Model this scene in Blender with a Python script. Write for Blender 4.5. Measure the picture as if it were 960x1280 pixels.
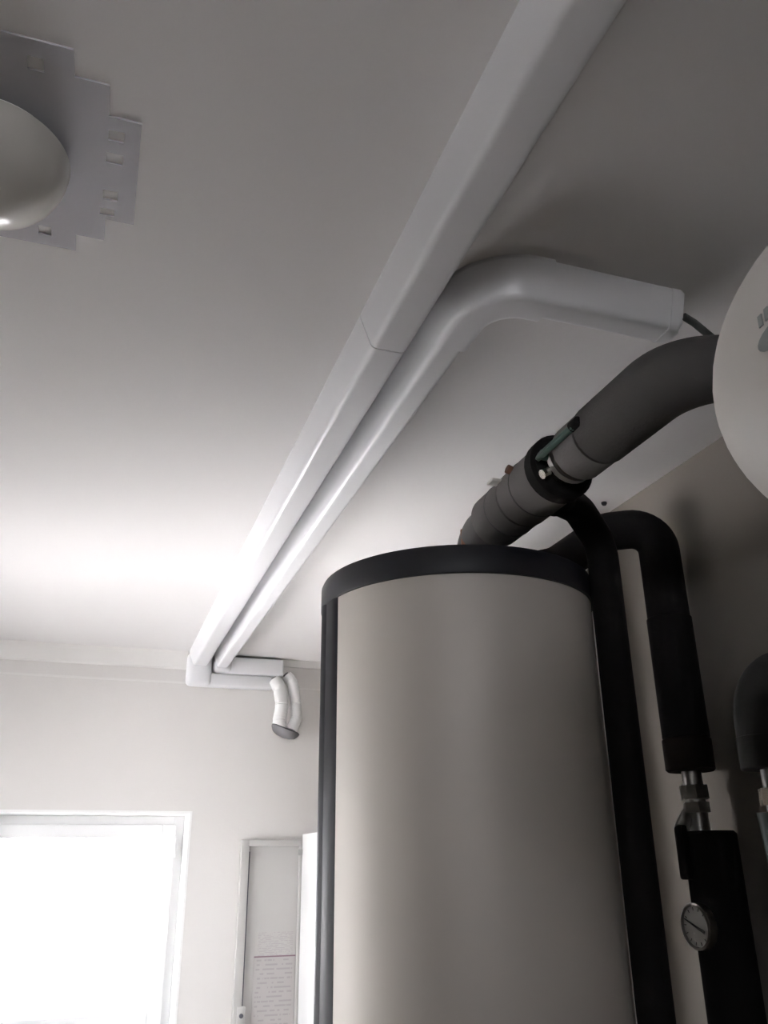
import bpy, bmesh, math, random
from mathutils import Vector, Matrix

# ------------------------------------------------------------------ clear
for o in list(bpy.data.objects):
    bpy.data.objects.remove(o, do_unlink=True)
scene = bpy.context.scene
COL = scene.collection
random.seed(4)

# ------------------------------------------------------------------ camera
EYE = 1.5
FPX, YAW, PITCH, ROLL = 1050.94, 18.6415, 22.7211, -0.5534
y_, t_, r_ = map(math.radians, (YAW, PITCH, ROLL))
FWD = Vector((math.sin(y_) * math.cos(t_), math.cos(y_) * math.cos(t_), math.sin(t_)))
RGT0 = Vector((math.cos(y_), -math.sin(y_), 0))
UP0 = RGT0.cross(FWD)
RGT = RGT0 * math.cos(r_) + UP0 * math.sin(r_)
UPV = UP0 * math.cos(r_) - RGT0 * math.sin(r_)
cam_d = bpy.data.cameras.new('camera')
cam_d.sensor_fit = 'VERTICAL'
cam_d.sensor_height = 36.0
cam_d.lens = FPX / 1280.0 * 36.0
cam_d.clip_start = 0.02
cam = bpy.data.objects.new('camera', cam_d)
cam.matrix_world = Matrix(((RGT.x, UPV.x, -FWD.x, 0), (RGT.y, UPV.y, -FWD.y, 0), (RGT.z, UPV.z, -FWD.z, EYE), (0, 0, 0, 1)))
COL.objects.link(cam)
scene.camera = cam

# ------------------------------------------------------------------ room sizes (metres)
CEIL = EYE + 1.05
YB = 4.56            # window wall
XR = 1.503           # wall behind the tank
XL = -1.55
YF = -1.6
WX0, WX1, WZ0, WZ1 = -0.72, 0.505, 0.72, 1.754   # window opening
REV = 0.30           # reveal depth
DY0, DY1, DZ1 = 2.72, 4.25, 2.05             # unseen glazed door added in the left wall for its light
KX0, KX1, KZ0, KZ1 = -1.35, 0.20, 2.07, 2.45    # unseen strip window added behind the camera to light the tank front

# ------------------------------------------------------------------ daylight
SKY = 9.0
world = bpy.data.worlds.new('overcast_sky')
scene.world = world
world.use_nodes = True
wn = world.node_tree.nodes
wn['Background'].inputs['Color'].default_value = (0.975, 0.95, 1.0, 1)
wn['Background'].inputs['Strength'].default_value = SKY
sun_d = bpy.data.lights.new('sun', 'SUN')
sun_d.energy = 30.0
sun_d.angle = math.radians(6)
sun_d.color = (1.0, 0.955, 0.94)
sun = bpy.data.objects.new('sun', sun_d)
sun.rotation_euler = Vector((0.35, -0.25, -1.0)).to_track_quat('-Z', 'Y').to_euler()
sun.location = (0, 9, 8)
COL.objects.link(sun)
port_d = bpy.data.lights.new('window_portal', 'AREA')
port_d.shape = 'RECTANGLE'
port_d.size = WX1 - WX0
port_d.size_y = WZ1 - WZ0
port_d.cycles.is_portal = True
port = bpy.data.objects.new('window_portal', port_d)
port.location = ((WX0 + WX1) / 2, YB + REV + 0.12, (WZ0 + WZ1) / 2)
port.rotation_euler = (math.radians(-90), 0, 0)
COL.objects.link(port)

port2_d = bpy.data.lights.new('added_door_portal', 'AREA')
port2_d.shape = 'RECTANGLE'
port2_d.size = DZ1
port2_d.size_y = DY1 - DY0
port2_d.cycles.is_portal = True
port2 = bpy.data.objects.new('added_door_portal', port2_d)
port2.location = (XL - 0.21, (DY0 + DY1) / 2, DZ1 / 2)
port2.rotation_euler = (0, math.radians(-90), 0)
COL.objects.link(port2)

port3_d = bpy.data.lights.new('added_window_portal', 'AREA')
port3_d.shape = 'RECTANGLE'
port3_d.size = KX1 - KX0
port3_d.size_y = KZ1 - KZ0
port3_d.cycles.is_portal = True
port3 = bpy.data.objects.new('added_window_portal', port3_d)
port3.location = ((KX0 + KX1) / 2, YF - 0.22, (KZ0 + KZ1) / 2)
port3.rotation_euler = (math.radians(90), 0, 0)
COL.objects.link(port3)

scene.view_settings.view_transform = 'Standard'
scene.view_settings.look = 'None'
scene.view_settings.gamma = 1
scene.view_settings.use_curve_mapping = False
scene.view_settings.exposure = 0.78


# ================================================================== materials
def material(name, color, rough=0.6, metal=0.0, vary=0.05, scale=6.0, bump=0.0, bscale=60.0, spec=0.5, coat=0.0, alpha=1.0, trans=0.0):
    m = bpy.data.materials.new(name)
    m.use_nodes = True
    nt = m.node_tree
    b = nt.nodes['Principled BSDF']
    b.inputs['Roughness'].default_value = rough
    b.inputs['Metallic'].default_value = metal
    b.inputs['Specular IOR Level'].default_value = spec
    b.inputs['Coat Weight'].default_value = coat
    b.inputs['Alpha'].default_value = alpha
    b.inputs['Transmission Weight'].default_value = trans
    tc = nt.nodes.new('ShaderNodeTexCoord')
    nz = nt.nodes.new('ShaderNodeTexNoise')
    nz.inputs['Scale'].default_value = scale
    nz.inputs['Detail'].default_value = 4
    nt.links.new(tc.outputs['Object'], nz.inputs['Vector'])
    mx = nt.nodes.new('ShaderNodeMixRGB')
    mx.inputs[1].default_value = tuple(c * (1 - vary) for c in color) + (1,)
    mx.inputs[2].default_value = tuple(min(1, c * (1 + vary)) for c in color) + (1,)
    nt.links.new(nz.outputs['Fac'], mx.inputs[0])
    nt.links.new(mx.outputs[0], b.inputs['Base Color'])
    if bump:
        n2 = nt.nodes.new('ShaderNodeTexNoise')
        n2.inputs['Scale'].default_value = bscale
        n2.inputs['Detail'].default_value = 5
        nt.links.new(tc.outputs['Object'], n2.inputs['Vector'])
        bp = nt.nodes.new('ShaderNodeBump')
        bp.inputs['Strength'].default_value = bump
        bp.inputs['Distance'].default_value = 0.003
        nt.links.new(n2.outputs['Fac'], bp.inputs['Height'])
        nt.links.new(bp.outputs['Normal'], b.inputs['Normal'])
    return m


def glass_material(name):
    m = bpy.data.materials.new(name)
    m.use_nodes = True
    nt = m.node_tree
    for n in list(nt.nodes):
        nt.nodes.remove(n)
    out = nt.nodes.new('ShaderNodeOutputMaterial')
    tr = nt.nodes.new('ShaderNodeBsdfTransparent')
    tr.inputs['Color'].default_value = (0.95, 0.97, 0.97, 1)
    gl = nt.nodes.new('ShaderNodeBsdfGlossy')
    gl.inputs['Roughness'].default_value = 0.02
    mix = nt.nodes.new('ShaderNodeMixShader')
    fr = nt.nodes.new('ShaderNodeFresnel')
    fr.inputs['IOR'].default_value = 1.45
    nt.links.new(fr.outputs[0], mix.inputs[0])
    nt.links.new(tr.outputs[0], mix.inputs[1])
    nt.links.new(gl.outputs[0], mix.inputs[2])
    nt.links.new(mix.outputs[0], out.inputs[0])
    return m


def print_material(name, paper, ink, rows, words):
    """sheet of paper with lines of small print (uses the sheet's own x/z)"""
    m = bpy.data.materials.new(name)
    m.use_nodes = True
    nt = m.node_tree
    b = nt.nodes['Principled BSDF']
    b.inputs['Roughness'].default_value = 0.7
    tc = nt.nodes.new('ShaderNodeTexCoord')
    sp = nt.nodes.new('ShaderNodeSeparateXYZ')
    nt.links.new(tc.outputs['Generated'], sp.inputs[0])

    def math_node(op, a, bv):
        n = nt.nodes.new('ShaderNodeMath')
        n.operation = op
        if isinstance(a, (int, float)):
            n.inputs[0].default_value = a
        else:
            nt.links.new(a, n.inputs[0])
        if isinstance(bv, (int, float)):
            n.inputs[1].default_value = bv
        else:
            nt.links.new(bv, n.inputs[1])
        return n.outputs[0]
    zr = math_node('MULTIPLY', sp.outputs['Z'], rows)
    line = math_node('LESS_THAN', math_node('FRACT', zr, 0), 0.38)
    row = math_node('FLOOR', zr, 0)
    cb = nt.nodes.new('ShaderNodeCombineXYZ')
    nt.links.new(math_node('MULTIPLY', sp.outputs['X'], words), cb.inputs[0])
    nt.links.new(math_node('MULTIPLY', row, 3.7), cb.inputs[1])
    nz = nt.nodes.new('ShaderNodeTexNoise')
    nz.inputs['Scale'].default_value = 1.0
    nt.links.new(cb.outputs[0], nz.inputs['Vector'])
    w = math_node('GREATER_THAN', nz.outputs['Fac'], 0.47)
    a = math_node('MULTIPLY', line, w)
    mg = math_node('MULTIPLY', math_node('GREATER_THAN', sp.outputs['X'], 0.06), math_node('LESS_THAN', sp.outputs['X'], 0.93))
    a = math_node('MULTIPLY', math_node('MULTIPLY', a, mg), 0.6)
    mx = nt.nodes.new('ShaderNodeMixRGB')
    mx.inputs[1].default_value = paper + (1,)
    mx.inputs[2].default_value = ink + (1,)
    nt.links.new(a, mx.inputs[0])
    nt.links.new(mx.outputs[0], b.inputs['Base Color'])
    return m


M = {}
M['ceiling'] = material('ceiling_paint', (0.81, 0.795, 0.79), 0.9, vary=0.012, scale=2, bump=0.12, bscale=90, spec=0.1)
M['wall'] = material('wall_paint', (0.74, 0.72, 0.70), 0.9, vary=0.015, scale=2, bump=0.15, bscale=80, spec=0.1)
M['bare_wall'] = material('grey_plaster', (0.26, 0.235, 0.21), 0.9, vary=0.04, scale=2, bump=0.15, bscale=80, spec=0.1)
M['trim'] = material('trim_paint', (0.79, 0.775, 0.755), 0.8, vary=0.02)
M['floor'] = material('floor_screed', (0.15, 0.12, 0.095), 0.7, vary=0.08, scale=5, bump=0.1)
M['ground'] = material('pale_gravel', (0.70, 0.68, 0.68), 0.95, vary=0.1, scale=8)
M['pvc'] = material('white_trunking_plastic', (0.80, 0.80, 0.82), 0.28, vary=0.012, scale=3, spec=0.45)
M['upvc'] = material('white_window_plastic', (0.86, 0.86, 0.86), 0.35, vary=0.01)
M['reveal'] = material('white_reveal_plaster', (0.86, 0.86, 0.85), 0.8, vary=0.01)
M['glass'] = glass_material('window_glass')
M['silver'] = material('champagne_silver_sheet', (0.67, 0.625, 0.57), 0.52, metal=0.15, vary=0.02, scale=3, bump=0.02, bscale=200)
M['lid'] = material('black_lid_plastic', (0.011, 0.011, 0.016), 0.5, vary=0.1, bump=0.03)
M['strip'] = material('black_joint_strip', (0.012, 0.012, 0.016), 0.45, vary=0.1, spec=0.16)
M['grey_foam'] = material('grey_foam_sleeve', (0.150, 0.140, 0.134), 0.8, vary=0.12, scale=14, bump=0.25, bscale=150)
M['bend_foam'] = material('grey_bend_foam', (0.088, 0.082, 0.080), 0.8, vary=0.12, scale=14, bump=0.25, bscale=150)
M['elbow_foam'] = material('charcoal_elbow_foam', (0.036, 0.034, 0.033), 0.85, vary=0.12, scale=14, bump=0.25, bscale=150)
M['grey_tape'] = material('grey_insulation_tape', (0.075, 0.072, 0.07), 0.55, vary=0.1, scale=14)
M['black_foam'] = material('black_rubber_foam', (0.011, 0.010, 0.010), 0.85, vary=0.15, scale=14, bump=0.2, bscale=150, spec=0.2)
M['brown_foam'] = material('dark_brown_foam', (0.022, 0.017, 0.015), 0.85, vary=0.15, scale=14, bump=0.2, bscale=150, spec=0.2)
M['steel'] = material('galvanised_steel', (0.42, 0.41, 0.40), 0.35, metal=1.0, vary=0.15, scale=30)
M['brass'] = material('nickel_plated_union', (0.72, 0.69, 0.62), 0.2, metal=1.0, vary=0.08, scale=30)
M['copper'] = material('copper', (0.24, 0.13, 0.09), 0.5, metal=0.8, vary=0.15, scale=30)
M['green'] = material('green_lever_coating', (0.05, 0.105, 0.085), 0.5, vary=0.15, scale=30)
M['dgreen'] = material('dark_green_valve_body', (0.02, 0.05, 0.04), 0.5, vary=0.15, scale=30)
M['vessel'] = material('white_vessel_enamel', (0.68, 0.655, 0.62), 0.5, vary=0.02, scale=4, spec=0.35)
M['print'] = material('grey_label_print', (0.33, 0.35, 0.34), 0.6, vary=0.15, scale=120)
M['opal'] = material('opal_lamp_glass', (0.53, 0.515, 0.48), 0.25, vary=0.01, coat=0.2)
M['clear'] = material('clear_plastic_sheet', (0.72, 0.71, 0.76), 0.5, vary=0.03, alpha=0.42, spec=0.2)
M['cab'] = material('grey_white_enamel', (0.50, 0.49, 0.475), 0.45, vary=0.02)
M['door'] = material('white_door_enamel', (0.84, 0.84, 0.83), 0.4, vary=0.01)
M['dark'] = material('dark_gap', (0.10, 0.10, 0.12), 0.6)
M['hose'] = material('white_wrapping_tape', (0.82, 0.82, 0.81), 0.5, vary=0.04, scale=40, bump=0.3, bscale=60)
M['rosette'] = material('grey_rubber_sleeve', (0.17, 0.165, 0.175), 0.6, vary=0.1)
M['cable'] = material('grey_cable_sheath', (0.10, 0.105, 0.10), 0.5)
M['dial'] = material('dial_face_paint', (0.50, 0.49, 0.46), 0.5, vary=0.02)
M['needle'] = material('black_needle_paint', (0.01, 0.01, 0.01), 0.5)
M['paper'] = print_material('printed_sheet', (0.51, 0.495, 0.48), (0.36, 0.33, 0.35), 17, 9)
M['paper2'] = print_material('schedule_sheet', (0.47, 0.45, 0.44), (0.34, 0.31, 0.32), 15, 7)
M['ink'] = material('purple_red_rule', (0.24, 0.16, 0.19), 0.7)


# ================================================================== mesh helpers
def link(name, bm, mat, parent=None, smooth=None):
    bmesh.ops.recalc_face_normals(bm, faces=bm.faces[:])
    me = bpy.data.meshes.new(name)
    bm.to_mesh(me)
    bm.free()
    me.materials.append(mat)
    if smooth is not None:
        for p in me.polygons:
            p.use_smooth = True
        try:
            me.set_sharp_from_angle(angle=math.radians(smooth))
        except Exception:
            pass
    o = bpy.data.objects.new(name, me)
    COL.objects.link(o)
    if parent is not None:
        o.parent = parent
        o.matrix_parent_inverse = Matrix.Translation(-parent.location) if parent.type == 'EMPTY' else Matrix.Identity(4)
    return o


def tag(o, label, cat, group=None):
    o['label'] = label
    o['category'] = cat
    if group:
        o['group'] = group
    return o


def thing(name, loc, label, cat, group=None):
    o = bpy.data.objects.new(name, None)
    o.location = loc
    o.empty_display_size = 0.05
    COL.objects.link(o)
    return tag(o, label, cat, group)


def struct(o):
    o['kind'] = 'structure'
    return o


def box(bm, x0, x1, y0, y1, z0, z1, bevel=0.0, seg=2):
    vs = [bm.verts.new((x, y, z)) for x in (x0, x1) for y in (y0, y1) for z in (z0, z1)]
    f = [(0, 1, 3, 2), (4, 6, 7, 5), (0, 4, 5, 1), (2, 3, 7, 6), (0, 2, 6, 4), (1, 5, 7, 3)]
    fs = [bm.faces.new([vs[i] for i in q]) for q in f]
    if bevel:
        es = list({e for q in fs for e in q.edges})
        bmesh.ops.bevel(bm, geom=es, offset=bevel, segments=seg, profile=0.5, affect='EDGES')
    return bm


def nb():
    return bmesh.new()


def bx(*a, **k):
    return box(nb(), *a, **k)


def fillet(points, radius, n=8):
    """polyline with rounded corners; radius may be a list (one for each inner corner)"""
    P = [Vector(p) for p in points]
    out = [P[0]]
    for i in range(1, len(P) - 1):
        r = radius[i - 1] if isinstance(radius, (list, tuple)) else radius
        a = (P[i - 1] - P[i]).normalized()
        b = (P[i + 1] - P[i]).normalized()
        ang = a.angle(b)
        if ang > math.radians(176):
            out.append(P[i])
            continue
        d = min(r / math.tan(ang / 2), (P[i - 1] - P[i]).length * 0.98, (P[i + 1] - P[i]).length * 0.98)
        rr = d * math.tan(ang / 2)
        c = P[i] + (a + b).normalized() * (rr / math.sin(ang / 2))
        s = P[i] + a * d - c
        e = P[i] + b * d - c
        tot = s.angle(e)
        ax = s.cross(e).normalized()
        for k in range(n + 1):
            out.append(c + Matrix.Rotation(tot * k / n, 3, ax) @ s)
    out.append(P[-1])
    return out


def tube(bm, path, radius, seg=24, round_ends=0.0):
    """solid tube with capped ends along a path; radius number or list"""
    P = [Vector(p) for p in path]
    n = len(P)
    R = list(radius) if isinstance(radius, (list, tuple)) else [radius] * n
    if round_ends:
        d0 = (P[1] - P[0]).normalized()
        d1 = (P[-1] - P[-2]).normalized()
        e = round_ends
        P = [P[0], P[0] + d0 * e] + P[1:-1] + [P[-1] - d1 * e, P[-1]]
        R = [R[0] - e, R[0]] + R[1:-1] + [R[-1], R[-1] - e]
        n += 2
    T = [(P[min(i + 1, n - 1)] - P[max(i - 1, 0)]).normalized() for i in range(n)]
    ref = Vector((0, 0, 1)) if abs(T[0].z) < 0.9 else Vector((1, 0, 0))
    N = (ref - T[0] * ref.dot(T[0])).normalized()
    rings = []
    for i in range(n):
        if i:
            q = T[i - 1].rotation_difference(T[i])
            N = q @ N
            N = (N - T[i] * N.dot(T[i])).normalized()
        B = T[i].cross(N)
        rings.append([bm.verts.new(P[i] + (N * math.cos(2 * math.pi * k / seg) + B * math.sin(2 * math.pi * k / seg)) * R[i]) for k in range(seg)])
    for i in range(n - 1):
        for k in range(seg):
            bm.faces.new((rings[i][k], rings[i][(k + 1) % seg], rings[i + 1][(k + 1) % seg], rings[i + 1][k]))
    bm.faces.new(rings[0][::-1])
    bm.faces.new(rings[-1])
    return bm


def tb(path, radius, seg=24, round_ends=0.0):
    return tube(nb(), path, radius, seg, round_ends)


def lathe(bm, prof, mat4=Matrix.Identity(4), seg=48):
    """revolve (r, h) pairs about local z; ends at r=0 close"""
    rings = []
    for r, h in prof:
        if r < 1e-6:
            rings.append([bm.verts.new(mat4 @ Vector((0, 0, h)))])
        else:
            rings.append([bm.verts.new(mat4 @ Vector((r * math.cos(2 * math.pi * k / seg), r * math.sin(2 * math.pi * k / seg), h))) for k in range(seg)])
    for a, b in zip(rings, rings[1:]):
        for k in range(seg):
            k2 = (k + 1) % seg
            if len(a) == 1 and len(b) == 1:
                continue
            if len(a) == 1:
                bm.faces.new((a[0], b[k], b[k2]))
            elif len(b) == 1:
                bm.faces.new((a[k], a[k2], b[0]))
            else:
                bm.faces.new((a[k], a[k2], b[k2], b[k]))
    return bm


def orient(loc, axis):
    q = Vector((0, 0, 1)).rotation_difference(Vector(axis).normalized())
    return Matrix.Translation(Vector(loc)) @ q.to_matrix().to_4x4()


def round_poly(pts, rad, n=4):
    """round the corners of a closed 2-D polygon; rad per corner"""
    out = []
    m = len(pts)
    for i in range(m):
        p, a, b = Vector(pts[i]), Vector(pts[i - 1]), Vector(pts[(i + 1) % m])
        r = rad[i]
        if r <= 0:
            out.append(p)
            continue
        u, v = (a - p).normalized(), (b - p).normalized()
        ang = u.angle(v)
        d = r / math.tan(ang / 2)
        s, e = p + u * d, p + v * d
        for k in range(n + 1):
            t = k / n
            out.append(s * (1 - t) ** 2 + p * 2 * t * (1 - t) + e * t * t)
    return out


def sweep(bm, prof, path, normal):
    """sweep a closed 2-D profile (lateral, away) along a path lying in the plane whose 'away' direction is normal"""
    P = [Vector(p) for p in path]
    nrm = Vector(normal).normalized()
    n = len(P)
    rings = []
    for i in range(n):
        d0 = (P[i] - P[i - 1]).normalized() if i else (P[1] - P[0]).normalized()
        d1 = (P[i + 1] - P[i]).normalized() if i < n - 1 else d0
        t = (d0 + d1).normalized()
        lat = t.cross(nrm)
        s = 1.0 / max(0.3, t.dot(d0))
        rings.append([bm.verts.new(P[i] + lat * (q[0] * s) + nrm * q[1]) for q in prof])
    m = len(prof)
    for i in range(n - 1):
        for k in range(m):
            bm.faces.new((rings[i][k], rings[i][(k + 1) % m], rings[i + 1][(k + 1) % m], rings[i + 1][k]))
    bm.faces.new(rings[0][::-1])
    bm.faces.new(rings[-1])
    return bm


def trunk_profile(base, bottom, depth, grow=0.0):
    b, t, d = base / 2 + grow, bottom / 2 + grow, depth + grow
    lip = 0.008
    pts = [(-b, 0.0), (-b, lip), (-t, d), (t, d), (b, lip), (b, 0.0)]
    return round_poly(pts, [0, 0.004, 0.017, 0.017, 0.004, 0], 6)


# ================================================================== the room
struct(link('floor', bx(XL - 0.2, XR + 0.2, YF - 0.2, YB + REV + 0.0, -0.15, 0.0), M['floor']))
struct(link('ceiling', bx(XL - 0.2, XR + 0.2, YF - 0.2, YB + REV + 0.0, CEIL, CEIL + 0.2), M['ceiling']))
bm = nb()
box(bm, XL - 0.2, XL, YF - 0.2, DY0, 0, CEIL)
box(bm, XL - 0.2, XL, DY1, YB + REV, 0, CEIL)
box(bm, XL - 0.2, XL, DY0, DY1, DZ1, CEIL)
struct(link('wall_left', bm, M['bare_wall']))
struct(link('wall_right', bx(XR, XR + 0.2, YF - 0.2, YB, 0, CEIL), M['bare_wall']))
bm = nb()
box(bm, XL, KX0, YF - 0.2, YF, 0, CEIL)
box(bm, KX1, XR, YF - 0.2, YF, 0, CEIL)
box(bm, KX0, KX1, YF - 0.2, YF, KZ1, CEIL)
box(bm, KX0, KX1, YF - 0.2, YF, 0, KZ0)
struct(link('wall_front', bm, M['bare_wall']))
bm = nb()
YO = YB + REV
box(bm, XL - 0.0, WX0, YB, YO, 0, CEIL)
box(bm, WX1, XR + 0.2, YB, YO, 0, CEIL)
box(bm, WX0, WX1, YB, YO, WZ1, CEIL)
box(bm, WX0, WX1, YB, YO, 0, WZ0)
struct(link('wall_back', bm, M['wall']))
# outside ground
struct(link('ground_outside', bx(-30, 30, -30, 30, -0.4, -0.16), M['ground']))

# plaster cove and band along the top of the window wall
bm = nb()
sec = [(0, 0), (-0.062, 0), (-0.045, -0.02), (-0.012, -0.078), (0, -0.085)]
rings = [[bm.verts.new((x, YB + a, CEIL + b)) for a, b in sec] for x in (XL, 0.416)]
for k in range(5):
    bm.faces.new((rings[0][k], rings[0][(k + 1) % 5], rings[1][(k + 1) % 5], rings[1][k]))
bm.faces.new(rings[0][::-1])
bm.faces.new(rings[1])
struct(link('trim_1', bm, M['trim']))
struct(link('trim_2', bx(0.93, XR, YB - 0.014, YB, CEIL - 0.040, CEIL), M['trim']))
struct(link('trim_3', bx(XL, XR, YB - 0.004, YB, CEIL - 0.160, CEIL - 0.150), M['trim']))

# window: reveal, outer frame, opening sash, glass, hinge
win = link('window_1', bx(WX0, WX0 + 0.012, YB + 0.001, YO, WZ0, WZ1), M['reveal'])
struct(win)
win.name = 'window_1'
bm = nb()
box(bm, WX1 - 0.012, WX1, YB - 0.001, YO, WZ0, WZ1)
box(bm, WX0 + 0.012, WX1 - 0.012, YB - 0.001, YO, WZ1 - 0.012, WZ1)
link('reveal_lining', bm, M['reveal'], win)
link('window_sill', bx(WX0 - 0.03, WX1 + 0.03, YB - 0.05, YO, WZ0 - 0.001, WZ0 + 0.025, bevel=0.006), M['upvc'], win)


def frame_bm(x0, x1, z0, z1, w, y0, y1, bev):
    bm = nb()
    box(bm, x0, x0 + w, y0, y1, z0, z1, bevel=bev)
    box(bm, x1 - w, x1, y0, y1, z0, z1, bevel=bev)
    box(bm, x0 + w - 0.002, x1 - w + 0.002, y0, y1, z1 - w, z1, bevel=bev)
    box(bm, x0 + w - 0.002, x1 - w + 0.002, y0, y1, z0, z0 + w, bevel=bev)
    return bm


fx0, fx1, fz0, fz1 = WX0 + 0.012, WX1 - 0.012, WZ0 + 0.025, WZ1 - 0.012
link('window_frame', frame_bm(fx0, fx1, fz0, fz1, 0.050, YO - 0.07, YO, 0.004), M['upvc'], win)
sash = link('sash', frame_bm(fx0 + 0.042, fx1 - 0.042, fz0 + 0.042, fz1 - 0.042, 0.066, YO - 0.092, YO - 0.02, 0.006), M['upvc'], win)
link('pane', bx(fx0 + 0.10, fx1 - 0.10, YO - 0.05, YO - 0.044, fz0 + 0.10, fz1 - 0.10), M['glass'], sash)
hg = nb()
lathe(hg, [(0, 0), (0.007, 0), (0.007, 0.085), (0, 0.085)], Matrix.Translation((fx1 - 0.040, YO - 0.098, fz1 - 0.20)), 12)
link('hinge', hg, M['upvc'], sash, 40)

# unseen glazed double door, added to bring in daylight from the left
dr = link('added_door', bx(XL - 0.13, XL - 0.07, DY0, DY0 + 0.05, 0.0, DZ1), M['upvc'])
struct(dr)
bm = nb()
box(bm, XL - 0.13, XL - 0.07, DY1 - 0.05, DY1, 0.0, DZ1)
box(bm, XL - 0.13, XL - 0.07, DY0 + 0.05, DY1 - 0.05, DZ1 - 0.05, DZ1)
link('door_frame', bm, M['upvc'], dr)
ym = (DY0 + DY1) / 2
for a, b in ((DY0 + 0.05, ym), (ym, DY1 - 0.05)):
    bm = nb()
    box(bm, XL - 0.125, XL - 0.065, a, a + 0.07, 0.01, DZ1 - 0.05)
    box(bm, XL - 0.125, XL - 0.065, b - 0.07, b, 0.01, DZ1 - 0.05)
    box(bm, XL - 0.125, XL - 0.065, a + 0.07, b - 0.07, DZ1 - 0.12, DZ1 - 0.05)
    box(bm, XL - 0.125, XL - 0.065, a + 0.07, b - 0.07, 0.01, 0.13)
    lf = link('door_leaf', bm, M['upvc'], dr)
    link('pane', bx(XL - 0.10, XL - 0.094, a + 0.068, b - 0.068, 0.12, DZ1 - 0.118), M['glass'], lf)

# unseen strip window high in the front wall, added as fill for camera-side faces
w2 = struct(link('added_window', bx(KX0, KX0 + 0.05, YF - 0.14, YF - 0.08, KZ0, KZ1), M['upvc']))
bm = nb()
box(bm, KX1 - 0.05, KX1, YF - 0.14, YF - 0.08, KZ0, KZ1)
box(bm, KX0 + 0.05, KX1 - 0.05, YF - 0.14, YF - 0.08, KZ1 - 0.04, KZ1)
box(bm, KX0 + 0.05, KX1 - 0.05, YF - 0.14, YF - 0.08, KZ0, KZ0 + 0.04)
link('window_frame', bm, M['upvc'], w2)
link('pane', bx(KX0 + 0.048, KX1 - 0.048, YF - 0.115, YF - 0.109, KZ0 + 0.038, KZ1 - 0.038), M['glass'], w2)

# ================================================================== ceiling trunking, long run
T_BASE, T_BOT, T_D = 0.12, 0.070, 0.077
t1 = thing('cable_trunking', (0.48, 1.5, CEIL), 'wide white trunking running the whole length of the ceiling, the left of the pair', 'trunking', 'white ceiling trunking')
prof = trunk_profile(T_BASE, T_BOT, T_D)
link('cover', sweep(nb(), prof, [(0.48, YF + 0.002, CEIL), (0.48, 1.384, CEIL)], (0, 0, -1)), M['pvc'], t1, 35)
link('cover', sweep(nb(), prof, [(0.48, 1.387, CEIL), (0.48, YB - 0.075, CEIL)], (0, 0, -1)), M['pvc'], t1, 35)
link('end_bend', bx(0.415, 0.545, YB - 0.078, YB - 0.001, CEIL - 0.178, CEIL - 0.001, bevel=0.028, seg=4), M['pvc'], t1, 35)
link('wall_cover', bx(0.50, 0.875, YB - 0.058, YB - 0.001, CEIL - 0.176, CEIL - 0.105, bevel=0.012, seg=3), M['pvc'], t1, 35)

# ------------------------------------------------------------------ second run with bend and branch
t2 = thing('cable_trunking', (0.60, 1.5, CEIL), 'narrow white trunking bending right over the tank, the right of the pair', 'trunking', 'white ceiling trunking')
CX, CY = 0.5985, 1.167
prof2 = trunk_profile(0.103, 0.055, T_D)
prof2g = trunk_profile(0.103, 0.055, T_D, 0.006)
link('cover', sweep(nb(), prof2, [(CX, YB - 0.070, CEIL), (CX, 1.31, CEIL)], (0, 0, -1)), M['pvc'], t2, 35)
pth = fillet([(CX, 1.335, CEIL), (CX, CY, CEIL), (0.722, CY, CEIL)], 0.095, 14)
link('bend_cover', sweep(nb(), prof2g, pth, (0, 0, -1)), M['pvc'], t2, 35)
link('branch_cover', sweep(nb(), prof2, [(0.70, CY, CEIL), (0.995, CY, CEIL)], (0, 0, -1)), M['pvc'], t2, 35)
prof2e = trunk_profile(0.103, 0.055, T_D, 0.0015)
bm = sweep(nb(), prof2e, [(0.985, CY, CEIL), (1.012, CY, CEIL)], (0, 0, -1))
bmesh.ops.bevel(bm, geom=[e for e in bm.edges if all(v.co.x > 1.0 for v in e.verts) and any(v.co.z < CEIL - 0.001 for v in e.verts)], offset=0.009, segments=3, profile=0.5, affect='EDGES')
link('end_cap', bm, M['pvc'], t2, 50)
link('end_bend', bx(0.549, 0.652, YB - 0.074, YB - 0.001, CEIL - 0.103, CEIL - 0.001, bevel=0.026, seg=4), M['pvc'], t2, 35)
link('wall_cover', bx(0.61, 0.932, YB - 0.062, YB - 0.001, CEIL - 0.104, CEIL - 0.012, bevel=0.010, seg=3), M['pvc'], t2, 35)

# cable leaving the branch
cb = link('loose_cable', tb(fillet([(1.0125, 1.128, CEIL - 0.052), (1.04, 1.133, CEIL - 0.058), (1.10, 1.152, CEIL - 0.072), (1.22, 1.22, CEIL - 0.080), (1.36, 1.40, CEIL - 0.06), (1.47, 1.52, CEIL - 0.07), (1.494, 1.53, CEIL - 0.09)], 0.05, 6), 0.0075, 12), M['cable'], None, 60)
tag(cb, 'thin dark cable coming out of the trunking end beside the white vessel', 'cable')

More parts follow.
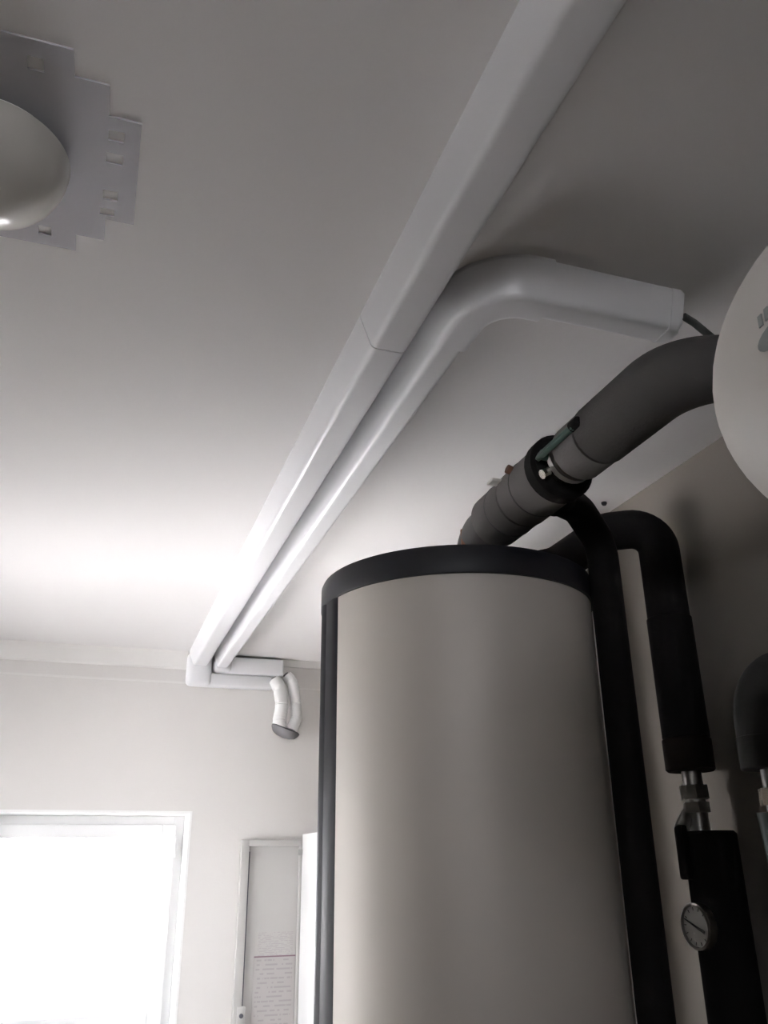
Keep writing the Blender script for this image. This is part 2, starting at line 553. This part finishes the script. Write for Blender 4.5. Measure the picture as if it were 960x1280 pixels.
# ================================================================== wrapped hoses below the wall trunking
h1 = fillet([(0.885, YB - 0.045, EYE + 0.925), (0.915, YB - 0.06, EYE + 0.88), (0.928, YB - 0.07, EYE + 0.79), (0.912, YB - 0.09, EYE + 0.70), (0.922, YB - 0.100, EYE + 0.655)], 0.08, 6)
h2 = fillet([(0.955, YB - 0.040, EYE + 0.955), (0.985, YB - 0.05, EYE + 0.92), (1.006, YB - 0.06, EYE + 0.80), (1.006, YB - 0.08, EYE + 0.72), (0.975, YB - 0.100, EYE + 0.650)], 0.08, 6)
for pth_, rad, lab in ((h1, 0.036, 'fat white wrapped pipe hanging below the wall trunking, nearer the window'), (h2, 0.029, 'thin white wrapped pipe hanging below the wall trunking, nearer the tank')):
    R = [rad * (1 + 0.05 * math.sin(i * 2.1)) for i in range(len(pth_))]
    root = thing('wrapped_pipe', tuple(pth_[0]), lab, 'pipe', 'white wrapped pipes by the wall trunking')
    link('tape_wrapping', tb(pth_, R, 18), M['hose'], root, 50)
    d = (pth_[0] - pth_[1]).normalized()
    link('pipe_end', tb([pth_[0] - d * 0.005, pth_[0] + d * 0.012], rad * 0.55, 14), M['rosette'], root, 40)
ax = Vector((-0.34, 0.22, -1.0)).normalized()
sl = nb()
lathe(sl, [(0, 0.0), (0.066, 0.0), (0.078, 0.006), (0.076, 0.018), (0.062, 0.038), (0.036, 0.050), (0, 0.054)], orient((0.950, YB - 0.094, EYE + 0.668), ax), 32)
slv = link('pipe_sleeve', sl, M['rosette'], None, 40)
tag(slv, 'dark grey round rubber cup closing the lower ends of the white wrapped pipes', 'sleeve')

# ================================================================== distribution cabinet on the window wall
cab = thing('wall_cabinet', (0.92, YB, 0.5), 'shallow grey wall cabinet beside the window with printed papers stuck inside', 'cabinet')
c0, c1, cz0, cz1 = 0.757, 1.085, 0.45, EYE + 0.119
bm = nb()
yf = YB - 0.035
box(bm, c0, c0 + 0.040, yf, YB - 0.001, cz0, cz1, bevel=0.004)
box(bm, c1 - 0.03, c1, yf, YB - 0.001, cz0, cz1, bevel=0.004)
box(bm, c0 + 0.036, c1 - 0.026, yf, YB - 0.001, cz1 - 0.030, cz1, bevel=0.004)
box(bm, c0 + 0.036, c1 - 0.026, yf, YB - 0.001, cz0, cz0 + 0.03, bevel=0.004)
link('frame', bm, M['cab'], cab, 30)
link('inner_panel', bx(c0 + 0.048, c1 - 0.028, YB - 0.014, YB - 0.001, cz0 + 0.028, cz1 - 0.028), M['cab'], cab)
link('gasket', bx(c0 + 0.040, c0 + 0.047, YB - 0.020, YB - 0.001, cz0 + 0.15, cz1 - 0.055), M['dark'], cab)
link('hinge', bx(1.046, 1.068, YB - 0.05, YB - 0.034, cz1 - 0.075, cz1 - 0.045, bevel=0.003), M['steel'], cab)
lk = nb()
box(lk, 0.775, 0.812, YB - 0.045, YB - 0.034, EYE - 0.69, EYE - 0.61, bevel=0.004)
lo = link('lock_plate', lk, M['cab'], cab, 30)
link('keyhole', tb([(0.794, YB - 0.050, EYE - 0.649), (0.794, YB - 0.044, EYE - 0.649)], 0.010, 14), M['dark'], lo)
p1 = tag(link('paper_sheet', bx(0.850, 1.052, YB - 0.0165, YB - 0.0145, EYE - 0.405, EYE - 0.300), M['paper']), 'upper printed paper sheet stuck inside the wall cabinet, above the dark red line', 'paper', 'papers in the wall cabinet')
p2 = thing('paper_sheet', (0.95, YB - 0.016, EYE - 0.7), 'lower larger printed paper sheet inside the wall cabinet, topped by a dark red line', 'paper', 'papers in the wall cabinet')
link('sheet', bx(0.846, 1.052, YB - 0.0165, YB - 0.0145, EYE - 0.70, EYE - 0.409), M['paper2'], p2)
link('printed_rule', bx(0.848, 1.052, YB - 0.0175, YB - 0.0168, EYE - 0.412, EYE - 0.406), M['ink'], p2)

# ------------------------------------------------------------------ white cupboards along the right wall; the taller one is unseen, added for shade


def cupboard(y0, y1, top, nd, label, handles):
    cp = thing('tall_cupboard', (1.28, (y0 + y1) / 2, 0), label, 'cupboard', 'white cupboards behind the tank')
    link('carcass', bx(1.086, XR - 0.002, y0, y1, 0.08, top, bevel=0.003), M['door'], cp, 30)
    link('plinth', bx(1.12, XR - 0.002, y0 + 0.02, y1 - 0.02, 0.0, 0.079), M['dark'], cp)
    wd = (y1 - y0) / nd
    for k in range(nd):
        ya = y0 + k * wd
        dd = link('cupboard_door', bx(1.066, 1.0855, ya + 0.002, ya + wd - 0.002, 0.085, top - 0.002, bevel=0.002), M['door'], cp, 30)
        if handles:
            link('handle', tb(fillet([(1.067, ya + 0.06, 0.95), (1.040, ya + 0.06, 0.95), (1.040, ya + 0.06, 1.09), (1.067, ya + 0.06, 1.09)], 0.01, 4), 0.005, 10), M['steel'], dd, 50)
    return cp


cupboard(3.62, YB - 0.04, EYE + 0.147, 2, 'lower white cupboard by the wall cabinet, a bright sliver beside the black joint strip', False)
cupboard(2.215, 3.616, 2.37, 3, 'unseen taller white cupboard added behind the hot water tank to shade the right wall', True)  # hidden by the tank; added to keep light off the right wall

# ================================================================== storage tank
TX, TY, TR = 0.808, 1.847, 0.324
LZ0, LZ1 = EYE + 0.564, EYE + 0.630
tank = thing('hot_water_tank', (TX, TY, 0), 'tall silver cylindrical hot water tank with black lid and black joint strip', 'water tank')
bm = lathe(nb(), [(0, 0.10), (TR, 0.10), (TR, LZ0 + 0.02), (0, LZ0 + 0.02)], Matrix.Translation((TX, TY, 0)), 128)
link('shell', bm, M['silver'], tank, 40)
rl = TR + 0.008
lid = link('lid', lathe(nb(), [(TR - 0.02, LZ0), (rl - 0.001, LZ0), (rl, LZ0 + 0.002), (rl, LZ1 - 0.012), (rl - 0.004, LZ1 - 0.003), (rl - 0.012, LZ1), (0.2, LZ1 + 0.006), (0, LZ1 + 0.010)], Matrix.Translation((TX, TY, 0)), 128), M['lid'], tank, 40)
link('base_ring', lathe(nb(), [(0, 0.03), (TR - 0.015, 0.03), (TR + 0.004, 0.05), (TR + 0.004, 0.12), (0, 0.12)], Matrix.Translation((TX, TY, 0)), 96), M['lid'], tank, 40)
for k in range(3):
    a = 2 * math.pi * k / 3 + 0.4
    fx, fy = TX + 0.24 * math.cos(a), TY + 0.24 * math.sin(a)
    link('foot', lathe(nb(), [(0, 0), (0.03, 0), (0.03, 0.008), (0.012, 0.012), (0.012, 0.04), (0, 0.04)], Matrix.Translation((fx, fy, 0)), 20), M['steel'], tank, 40)
# joint strip: raised band on the window side of the tank, with a half-round rib
A0 = math.atan2(-TY, -TX)            # direction of the aisle side


def strip_bm(a_from, a_to, h0, z0, z1, nseg, shape):
    bm = nb()
    sec = []
    for k in range(nseg + 1):
        u = k / nseg
        a = a_from + (a_to - a_from) * u
        sec.append((TR + shape(u) * h0, a))
    for k in range(nseg, -1, -1):
        sec.append((TR - 0.003, a_from + (a_to - a_from) * k / nseg))
    rr = [[bm.verts.new((TX + r * math.cos(a), TY + r * math.sin(a), z)) for r, a in sec] for z in (z0, z1)]
    m = len(sec)
    for k in range(m):
        bm.faces.new((rr[0][k], rr[0][(k + 1) % m], rr[1][(k + 1) % m], rr[1][k]))
    bm.faces.new(rr[0][::-1])
    bm.faces.new(rr[1])
    return bm


D2 = math.radians
st = link('joint_strip', strip_bm(A0 - D2(55.5), A0 - D2(84), 0.005, 0.12, LZ0 + 0.001, 16, lambda u: min(1, u * 12, (1 - u) * 12)), M['strip'], tank, 40)
link('strip_rib', strip_bm(A0 - D2(66), A0 - D2(75), 0.011, 0.12, LZ0 + 0.0005, 12, lambda u: 0.35 + 0.65 * math.sin(math.pi * u)), M['strip'], st, 60)

# ================================================================== grey insulated pipe over the tank
PX, PZ = 0.845, EYE + 0.75
gp = thing('insulated_pipe', (PX, 1.83, LZ1), 'thick grey insulated pipe rising off the tank lid and bending towards the white vessel', 'pipe')
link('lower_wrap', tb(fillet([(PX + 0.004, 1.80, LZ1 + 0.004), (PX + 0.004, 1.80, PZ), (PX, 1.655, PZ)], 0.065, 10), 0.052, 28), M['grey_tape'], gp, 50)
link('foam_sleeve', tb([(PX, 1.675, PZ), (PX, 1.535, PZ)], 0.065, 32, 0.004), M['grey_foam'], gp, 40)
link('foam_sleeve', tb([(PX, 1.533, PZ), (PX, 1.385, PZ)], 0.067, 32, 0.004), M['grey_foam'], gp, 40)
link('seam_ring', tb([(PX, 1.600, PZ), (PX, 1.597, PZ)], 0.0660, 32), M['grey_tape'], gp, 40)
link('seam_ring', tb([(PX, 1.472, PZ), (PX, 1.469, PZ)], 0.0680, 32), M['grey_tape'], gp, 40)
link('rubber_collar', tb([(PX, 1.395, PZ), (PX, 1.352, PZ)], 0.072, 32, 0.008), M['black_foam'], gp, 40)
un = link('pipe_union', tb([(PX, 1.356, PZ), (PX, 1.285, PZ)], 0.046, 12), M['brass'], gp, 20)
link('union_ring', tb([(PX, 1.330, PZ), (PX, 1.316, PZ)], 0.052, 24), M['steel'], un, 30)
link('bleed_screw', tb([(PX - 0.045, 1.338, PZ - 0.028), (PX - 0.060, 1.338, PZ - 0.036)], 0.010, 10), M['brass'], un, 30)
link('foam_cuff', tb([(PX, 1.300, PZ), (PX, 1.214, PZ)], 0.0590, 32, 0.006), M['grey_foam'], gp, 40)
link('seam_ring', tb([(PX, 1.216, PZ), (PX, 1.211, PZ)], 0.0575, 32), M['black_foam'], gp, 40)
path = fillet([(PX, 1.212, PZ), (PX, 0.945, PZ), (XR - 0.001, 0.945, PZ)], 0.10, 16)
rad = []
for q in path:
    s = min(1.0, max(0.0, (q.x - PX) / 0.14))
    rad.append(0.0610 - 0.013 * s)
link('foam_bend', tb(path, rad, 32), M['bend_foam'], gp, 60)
lv = link('valve_lever', bx(-0.010, 0.010, -0.072, 0.072, -0.006, 0.006, bevel=0.004), M['green'], gp, 30)
lv.matrix_parent_inverse = Matrix.Translation(-gp.location)
lv.location = (PX - 0.062, 1.272, PZ + 0.004)
lv.rotation_euler = (0, math.radians(-60), 0)
link('lever_hub', tb([(PX - 0.04, 1.330, PZ + 0.002), (PX - 0.064, 1.330, PZ + 0.004)], 0.011, 14), M['green'], gp, 30)
link('lever_grip', tb([(PX - 0.062, 1.215, PZ + 0.004), (PX - 0.060, 1.185, PZ + 0.006)], 0.011, 12, 0.004), M['black_foam'], gp, 40)
link('copper_stub', tb([(PX - 0.050, 1.470, PZ + 0.03), (PX - 0.068, 1.470, PZ + 0.036)], 0.010, 12), M['copper'], gp, 30)
link('white_tag', bx(PX - 0.082, PX - 0.052, 1.515, 1.545, PZ + 0.026, PZ + 0.034, bevel=0.003), M['vessel'], gp, 30)
link('copper_stub', tb([(PX - 0.036, 1.770, LZ1 + 0.008), (PX - 0.036, 1.770, LZ1 + 0.130)], 0.013, 12), M['copper'], gp, 30)

# ================================================================== black pipe going down beside the tank
bp = thing('black_drop_pipe', (1.07, 1.59, 0), 'straight black insulated pipe dropping to the floor close against the tank', 'pipe', 'black insulated pipes')
link('foam_sleeve', tb(fillet([(0.88, 1.47, EYE + 0.735), (0.985, 1.535, EYE + 0.745), (1.075, 1.593, EYE + 0.690), (1.075, 1.593, 0.001)], [0.08, 0.07], 10), 0.036, 24), M['black_foam'], bp, 60)
link('pipe_tee', tb([(PX + 0.03, 1.452, EYE + 0.738), (0.905, 1.487, EYE + 0.737)], 0.043, 24, 0.006), M['black_foam'], bp, 40)

# ================================================================== black pipe on the wall with union and gauge
wp = thing('black_wall_pipe', (1.42, 1.82, 0), 'thick black insulated pipe arching down the wall, interrupted by a bare metal joint', 'pipe', 'black insulated pipes')
WPX, WPY = 1.42, 1.832
link('foam_sleeve', tb(fillet([(0.985, 2.075, LZ1 - 0.003), (0.985, 2.075, EYE + 0.735), (1.20, 2.01, EYE + 0.785), (1.31, 1.91, EYE + 0.865), (WPX, WPY, EYE + 0.865), (WPX, WPY, EYE + 0.60)], [0.05, 0.08, 0.06, 0.075], 10), 0.055, 28), M['black_foam'], wp, 60)
link('foam_sleeve', tb([(WPX, WPY, EYE + 0.602), (WPX, WPY, EYE + 0.285)], 0.058, 28, 0.004), M['black_foam'], wp, 40)
link('foam_end', tb([(WPX, WPY, EYE + 0.288), (WPX, WPY, EYE + 0.206)], 0.060, 28, 0.005), M['brown_foam'], wp, 40)
un2 = link('bare_pipe', tb([(WPX - 0.004, WPY - 0.006, EYE + 0.215), (WPX - 0.004, WPY - 0.010, EYE + 0.050)], 0.024, 20), M['steel'], wp, 30)
link('union_nut', tb([(WPX - 0.004, WPY - 0.006, EYE + 0.172), (WPX - 0.004, WPY - 0.007, EYE + 0.140)], 0.036, 6), M['steel'], un2)
link('union_nut', tb([(WPX - 0.004, WPY - 0.008, EYE + 0.132), (WPX - 0.004, WPY - 0.009, EYE + 0.108)], 0.033, 6), M['steel'], un2)
link('valve_stem', tb([(WPX - 0.02, WPY + 0.01, EYE + 0.105), (WPX - 0.068, WPY - 0.018, EYE + 0.068)], 0.016, 14), M['steel'], wp, 30)
link('valve_handle', bx(WPX - 0.078, WPX - 0.060, WPY - 0.036, WPY - 0.004, EYE - 0.040, EYE + 0.080, bevel=0.005), M['black_foam'], wp, 30)
link('foam_sleeve', tb([(WPX - 0.002, 1.795, EYE + 0.066), (WPX - 0.002, 1.795, 0.001)], 0.062, 28, 0.006), M['black_foam'], wp, 40)

gx, gy, gz = 1.352, 1.792, EYE - 0.137
ga = thing('dial_thermometer', (gx, gy, gz), 'round white-faced dial thermometer plugged into the black wall pipe', 'thermometer')
GM = orient((gx, gy, gz), (-1, -0.05, 0))
link('case', lathe(nb(), [(0, -0.012), (0.044, -0.012), (0.049, -0.008), (0.049, 0.012), (0.044, 0.015), (0.043, 0.006), (0, 0.006)], GM, 40), M['steel'], ga, 40)
dial = link('dial', lathe(nb(), [(0, 0.0062), (0.0425, 0.0062), (0.0425, 0.0085), (0, 0.0085)], GM, 40), M['dial'], ga)
for k in range(11):
    a = math.radians(-135 + 27 * k)
    bm = nb()
    box(bm, -0.0008, 0.0008, 0.033, 0.040, 0.0086, 0.0092)
    bm.transform(GM @ Matrix.Rotation(a, 4, 'Z'))
    link('scale_mark', bm, M['needle'], dial)
bm = nb()
vs = [bm.verts.new(v) for v in ((-0.0032, -0.030, 0.0105), (0.0032, -0.030, 0.0105), (0.001, 0.038, 0.0105), (-0.001, 0.038, 0.0105), (-0.0032, -0.030, 0.0118), (0.0032, -0.030, 0.0118), (0.001, 0.038, 0.0118), (-0.001, 0.038, 0.0118))]
for f in ((0, 3, 2, 1), (4, 5, 6, 7), (0, 1, 5, 4), (1, 2, 6, 5), (2, 3, 7, 6), (3, 0, 4, 7)):
    bm.faces.new([vs[i] for i in f])
bm2 = bm
# needle lies in the dial plane: upper end towards the window side, lower end towards the aisle
nd = Vector((0, 0.9, 0.38)).normalized()
inv = GM.to_3x3().inverted() @ nd
bm2.transform(GM @ Matrix.Rotation(math.atan2(-inv.x, inv.y), 4, 'Z'))
link('needle', bm2, M['needle'], ga)
link('probe', tb([(gx + 0.010, gy, gz), (gx + 0.030, gy, gz)], 0.010, 14), M['steel'], ga, 40)

# ================================================================== far right elbow pipe
ep = thing('grey_elbow_pipe', (1.42, 1.56, EYE + 0.19), 'dark grey insulated elbow pipe on the wall at the right edge, below the white vessel', 'pipe')
link('foam_bend', tb(fillet([(1.42, 1.10, EYE + 0.375), (1.42, 1.565, EYE + 0.375), (1.42, 1.565, EYE + 0.255)], 0.085, 12), 0.056, 28), M['elbow_foam'], ep, 60)
link('foam_end', tb([(1.42, 1.565, EYE + 0.258), (1.42, 1.565, EYE + 0.185)], 0.058, 28, 0.003), M['elbow_foam'], ep, 40)
link('bare_pipe', tb([(1.42, 1.56, EYE + 0.19), (1.42, 1.56, EYE + 0.055)], 0.022, 18), M['steel'], ep, 40)
link('union_nut', tb([(1.42, 1.56, EYE + 0.145), (1.42, 1.56, EYE + 0.11)], 0.035, 6), M['brass'], ep)
link('valve_body', tb([(1.42, 1.56, EYE + 0.095), (1.42, 1.56, EYE - 0.05)], [0.044, 0.036], 20), M['dgreen'], ep, 40)
link('foam_sleeve', tb([(1.42, 1.545, EYE - 0.045), (1.42, 1.545, 0.001)], 0.045, 24, 0.004), M['black_foam'], ep, 40)

# ceiling screw in the corner behind the pipes
sc = link('ceiling_screw', lathe(nb(), [(0, -0.010), (0.006, -0.010), (0.009, -0.005), (0.009, 0.0), (0, 0.0)], Matrix.Translation((1.442, 2.095, CEIL)), 12), M['lid'], None, 30)
tag(sc, 'small dark screw head in the ceiling corner above the black pipes', 'screw')

# ================================================================== expansion vessel
VC, VA, VK = Vector((0.68, 0.379, EYE + 0.381)), 0.2406, 0.168
ve = thing('expansion_vessel', tuple(VC), 'big rounded white expansion vessel with grey printing at the right edge', 'vessel')
n = 40
pr = [(VA * math.sin(math.pi * k / n) if 0 < k < n else 0.0, -VK * math.cos(math.pi * k / n)) for k in range(n + 1)]
link('body', lathe(nb(), pr, Matrix.Translation(VC), 72), M['vessel'], ve, 60)
link('mounting_arm', bx(VC.x + VA - 0.03, XR - 0.001, VC.y - 0.03, VC.y + 0.03, VC.z - 0.012, VC.z + 0.012, bevel=0.004), M['steel'], ve)
link('wall_plate', bx(XR - 0.008, XR - 0.001, VC.y - 0.06, VC.y + 0.06, VC.z - 0.08, VC.z + 0.08, bevel=0.002), M['steel'], ve)
link('connection', tb([VC + Vector((0, 0, -VK + 0.008)), VC + Vector((0, 0, -VK - 0.05))], 0.018, 18), M['steel'], ve, 30)


def on_vessel(lon, lat, off):
    a, b = math.radians(lon), math.radians(lat)
    p = Vector((VA * math.cos(b) * math.cos(a), VA * math.cos(b) * math.sin(a), VK * math.sin(b)))
    nn = Vector((p.x / VA ** 2, p.y / VA ** 2, p.z / VK ** 2)).normalized()
    return VC + p + nn * off


def decal(name, outline, parent, mat):
    """thin printed patch following the vessel; outline in (lon, lat) degrees"""
    bm = nb()
    cx = sum(q[0] for q in outline) / len(outline)
    cy = sum(q[1] for q in outline) / len(outline)
    top = []
    for s in (0.0, 0.35, 0.7, 1.0):
        if s == 0:
            top.append([bm.verts.new(on_vessel(cx, cy, 0.0008))])
        else:
            top.append([bm.verts.new(on_vessel(cx + (q[0] - cx) * s, cy + (q[1] - cy) * s, 0.0008)) for q in outline])
    low = [bm.verts.new(on_vessel(q[0], q[1], -0.0008)) for q in outline]
    m = len(outline)
    for k in range(m):
        k2 = (k + 1) % m
        bm.faces.new((top[0][0], top[1][k], top[1][k2]))
        for i in (1, 2):
            bm.faces.new((top[i][k], top[i + 1][k], top[i + 1][k2], top[i][k2]))
        bm.faces.new((top[3][k], low[k], low[k2], top[3][k2]))
    return link(name, bm, mat, parent, 60)


LON, LAT = 177.0, -7.5
decal('printed_oval', [(LON + 7.8 * math.cos(2 * math.pi * k / 24), LAT + 3.4 * math.sin(2 * math.pi * k / 24)) for k in range(24)], ve, M['print'])
for k in range(7):
    x = 171.2 + k * 1.9
    decal('printed_mark', [(x, -3.0 + 0.3 * (k % 3)), (x + 1.1, -3.0 + 0.3 * (k % 3)), (x + 1.3, 0.2 + 0.4 * (k % 2)), (x + 0.2, 0.2 + 0.4 * (k % 2))], ve, M['print'])

# ================================================================== ceiling lamp and its stepped plate
LX, LY = -0.255, 1.137
pl = nb()
steps = [(0.215, 0.115), (0.167, 0.172), (0.118, 0.217)]      # half width in x, half height in y
holes = []
for hx0, hx1, hy0, hy1 in ((-0.088, -0.064, 1.047, 1.069), (-0.090, -0.064, 1.094, 1.117), (-0.093, -0.069, 1.179, 1.203), (-0.097, -0.073, 1.224, 1.242)):
    holes.append((hx0, hx1, hy0, hy1))
    holes.append((2 * LX - hx1, 2 * LX - hx0, hy0, hy1))
for hx0, hx1 in ((-0.200, -0.178), (-0.332, -0.310), (-0.266, -0.244)):
    holes.append((hx0, hx1, 1.303, 1.326))
    holes.append((hx0, hx1, 2 * LY - 1.326, 2 * LY - 1.303))
xs = sorted({round(v, 4) for h in holes for v in h[:2]} | {round(LX + s * w, 4) for w, _ in steps for s in (-1, 1)})
ys = sorted({round(v, 4) for h in holes for v in h[2:]} | {round(LY + s * w, 4) for _, w in steps for s in (-1, 1)})
ok = {}
for i in range(len(xs) - 1):
    for j in range(len(ys) - 1):
        cx, cy = (xs[i] + xs[i + 1]) / 2, (ys[j] + ys[j + 1]) / 2
        inside = any(abs(cx - LX) < w and abs(cy - LY) < h for w, h in steps)
        hole = any(a < cx < b and c < cy < d for a, b, c, d in holes)
        ok[i, j] = inside and not hole
vc = {}


def pv(i, j, z):
    if (i, j, z) not in vc:
        vc[i, j, z] = pl.verts.new((xs[i], ys[j], CEIL - (0.004 if z else 0.0005)))
    return vc[i, j, z]


for (i, j), v in ok.items():
    if not v:
        continue
    for z in (0, 1):
        pl.faces.new((pv(i, j, z), pv(i + 1, j, z), pv(i + 1, j + 1, z), pv(i, j + 1, z)))
    for (a, b, di, dj) in (((i, j), (i + 1, j), 0, -1), ((i, j + 1), (i + 1, j + 1), 0, 1), ((i, j), (i, j + 1), -1, 0), ((i + 1, j), (i + 1, j + 1), 1, 0)):
        if not ok.get((i + di, j + dj), False):
            pl.faces.new((pv(*a, 0), pv(*b, 0), pv(*b, 1), pv(*a, 1)))
tag(link('mounting_plate', pl, M['clear']), 'clear stepped plastic plate with small slots flat on the ceiling around the lamp', 'plate')
la = thing('ceiling_lamp', (LX, LY, CEIL), 'unlit round opal dome lamp on the ceiling at the left edge', 'lamp')
LR = 0.113
link('lamp_base', lathe(nb(), [(0, -0.005), (LR - 0.012, -0.005), (LR - 0.012, -0.024), (0, -0.024)], Matrix.Translation((LX, LY, CEIL)), 64), M['upvc'], la, 40)
pr = [(0, -0.018), (LR, -0.018)] + [(LR * math.cos(math.pi / 2 * k / 20), -0.020 - LR * math.sin(math.pi / 2 * k / 20)) for k in range(20)] + [(0, -0.020 - LR)]
link('diffuser', lathe(nb(), pr, Matrix.Translation((LX, LY, CEIL)), 72), M['opal'], la, 40)
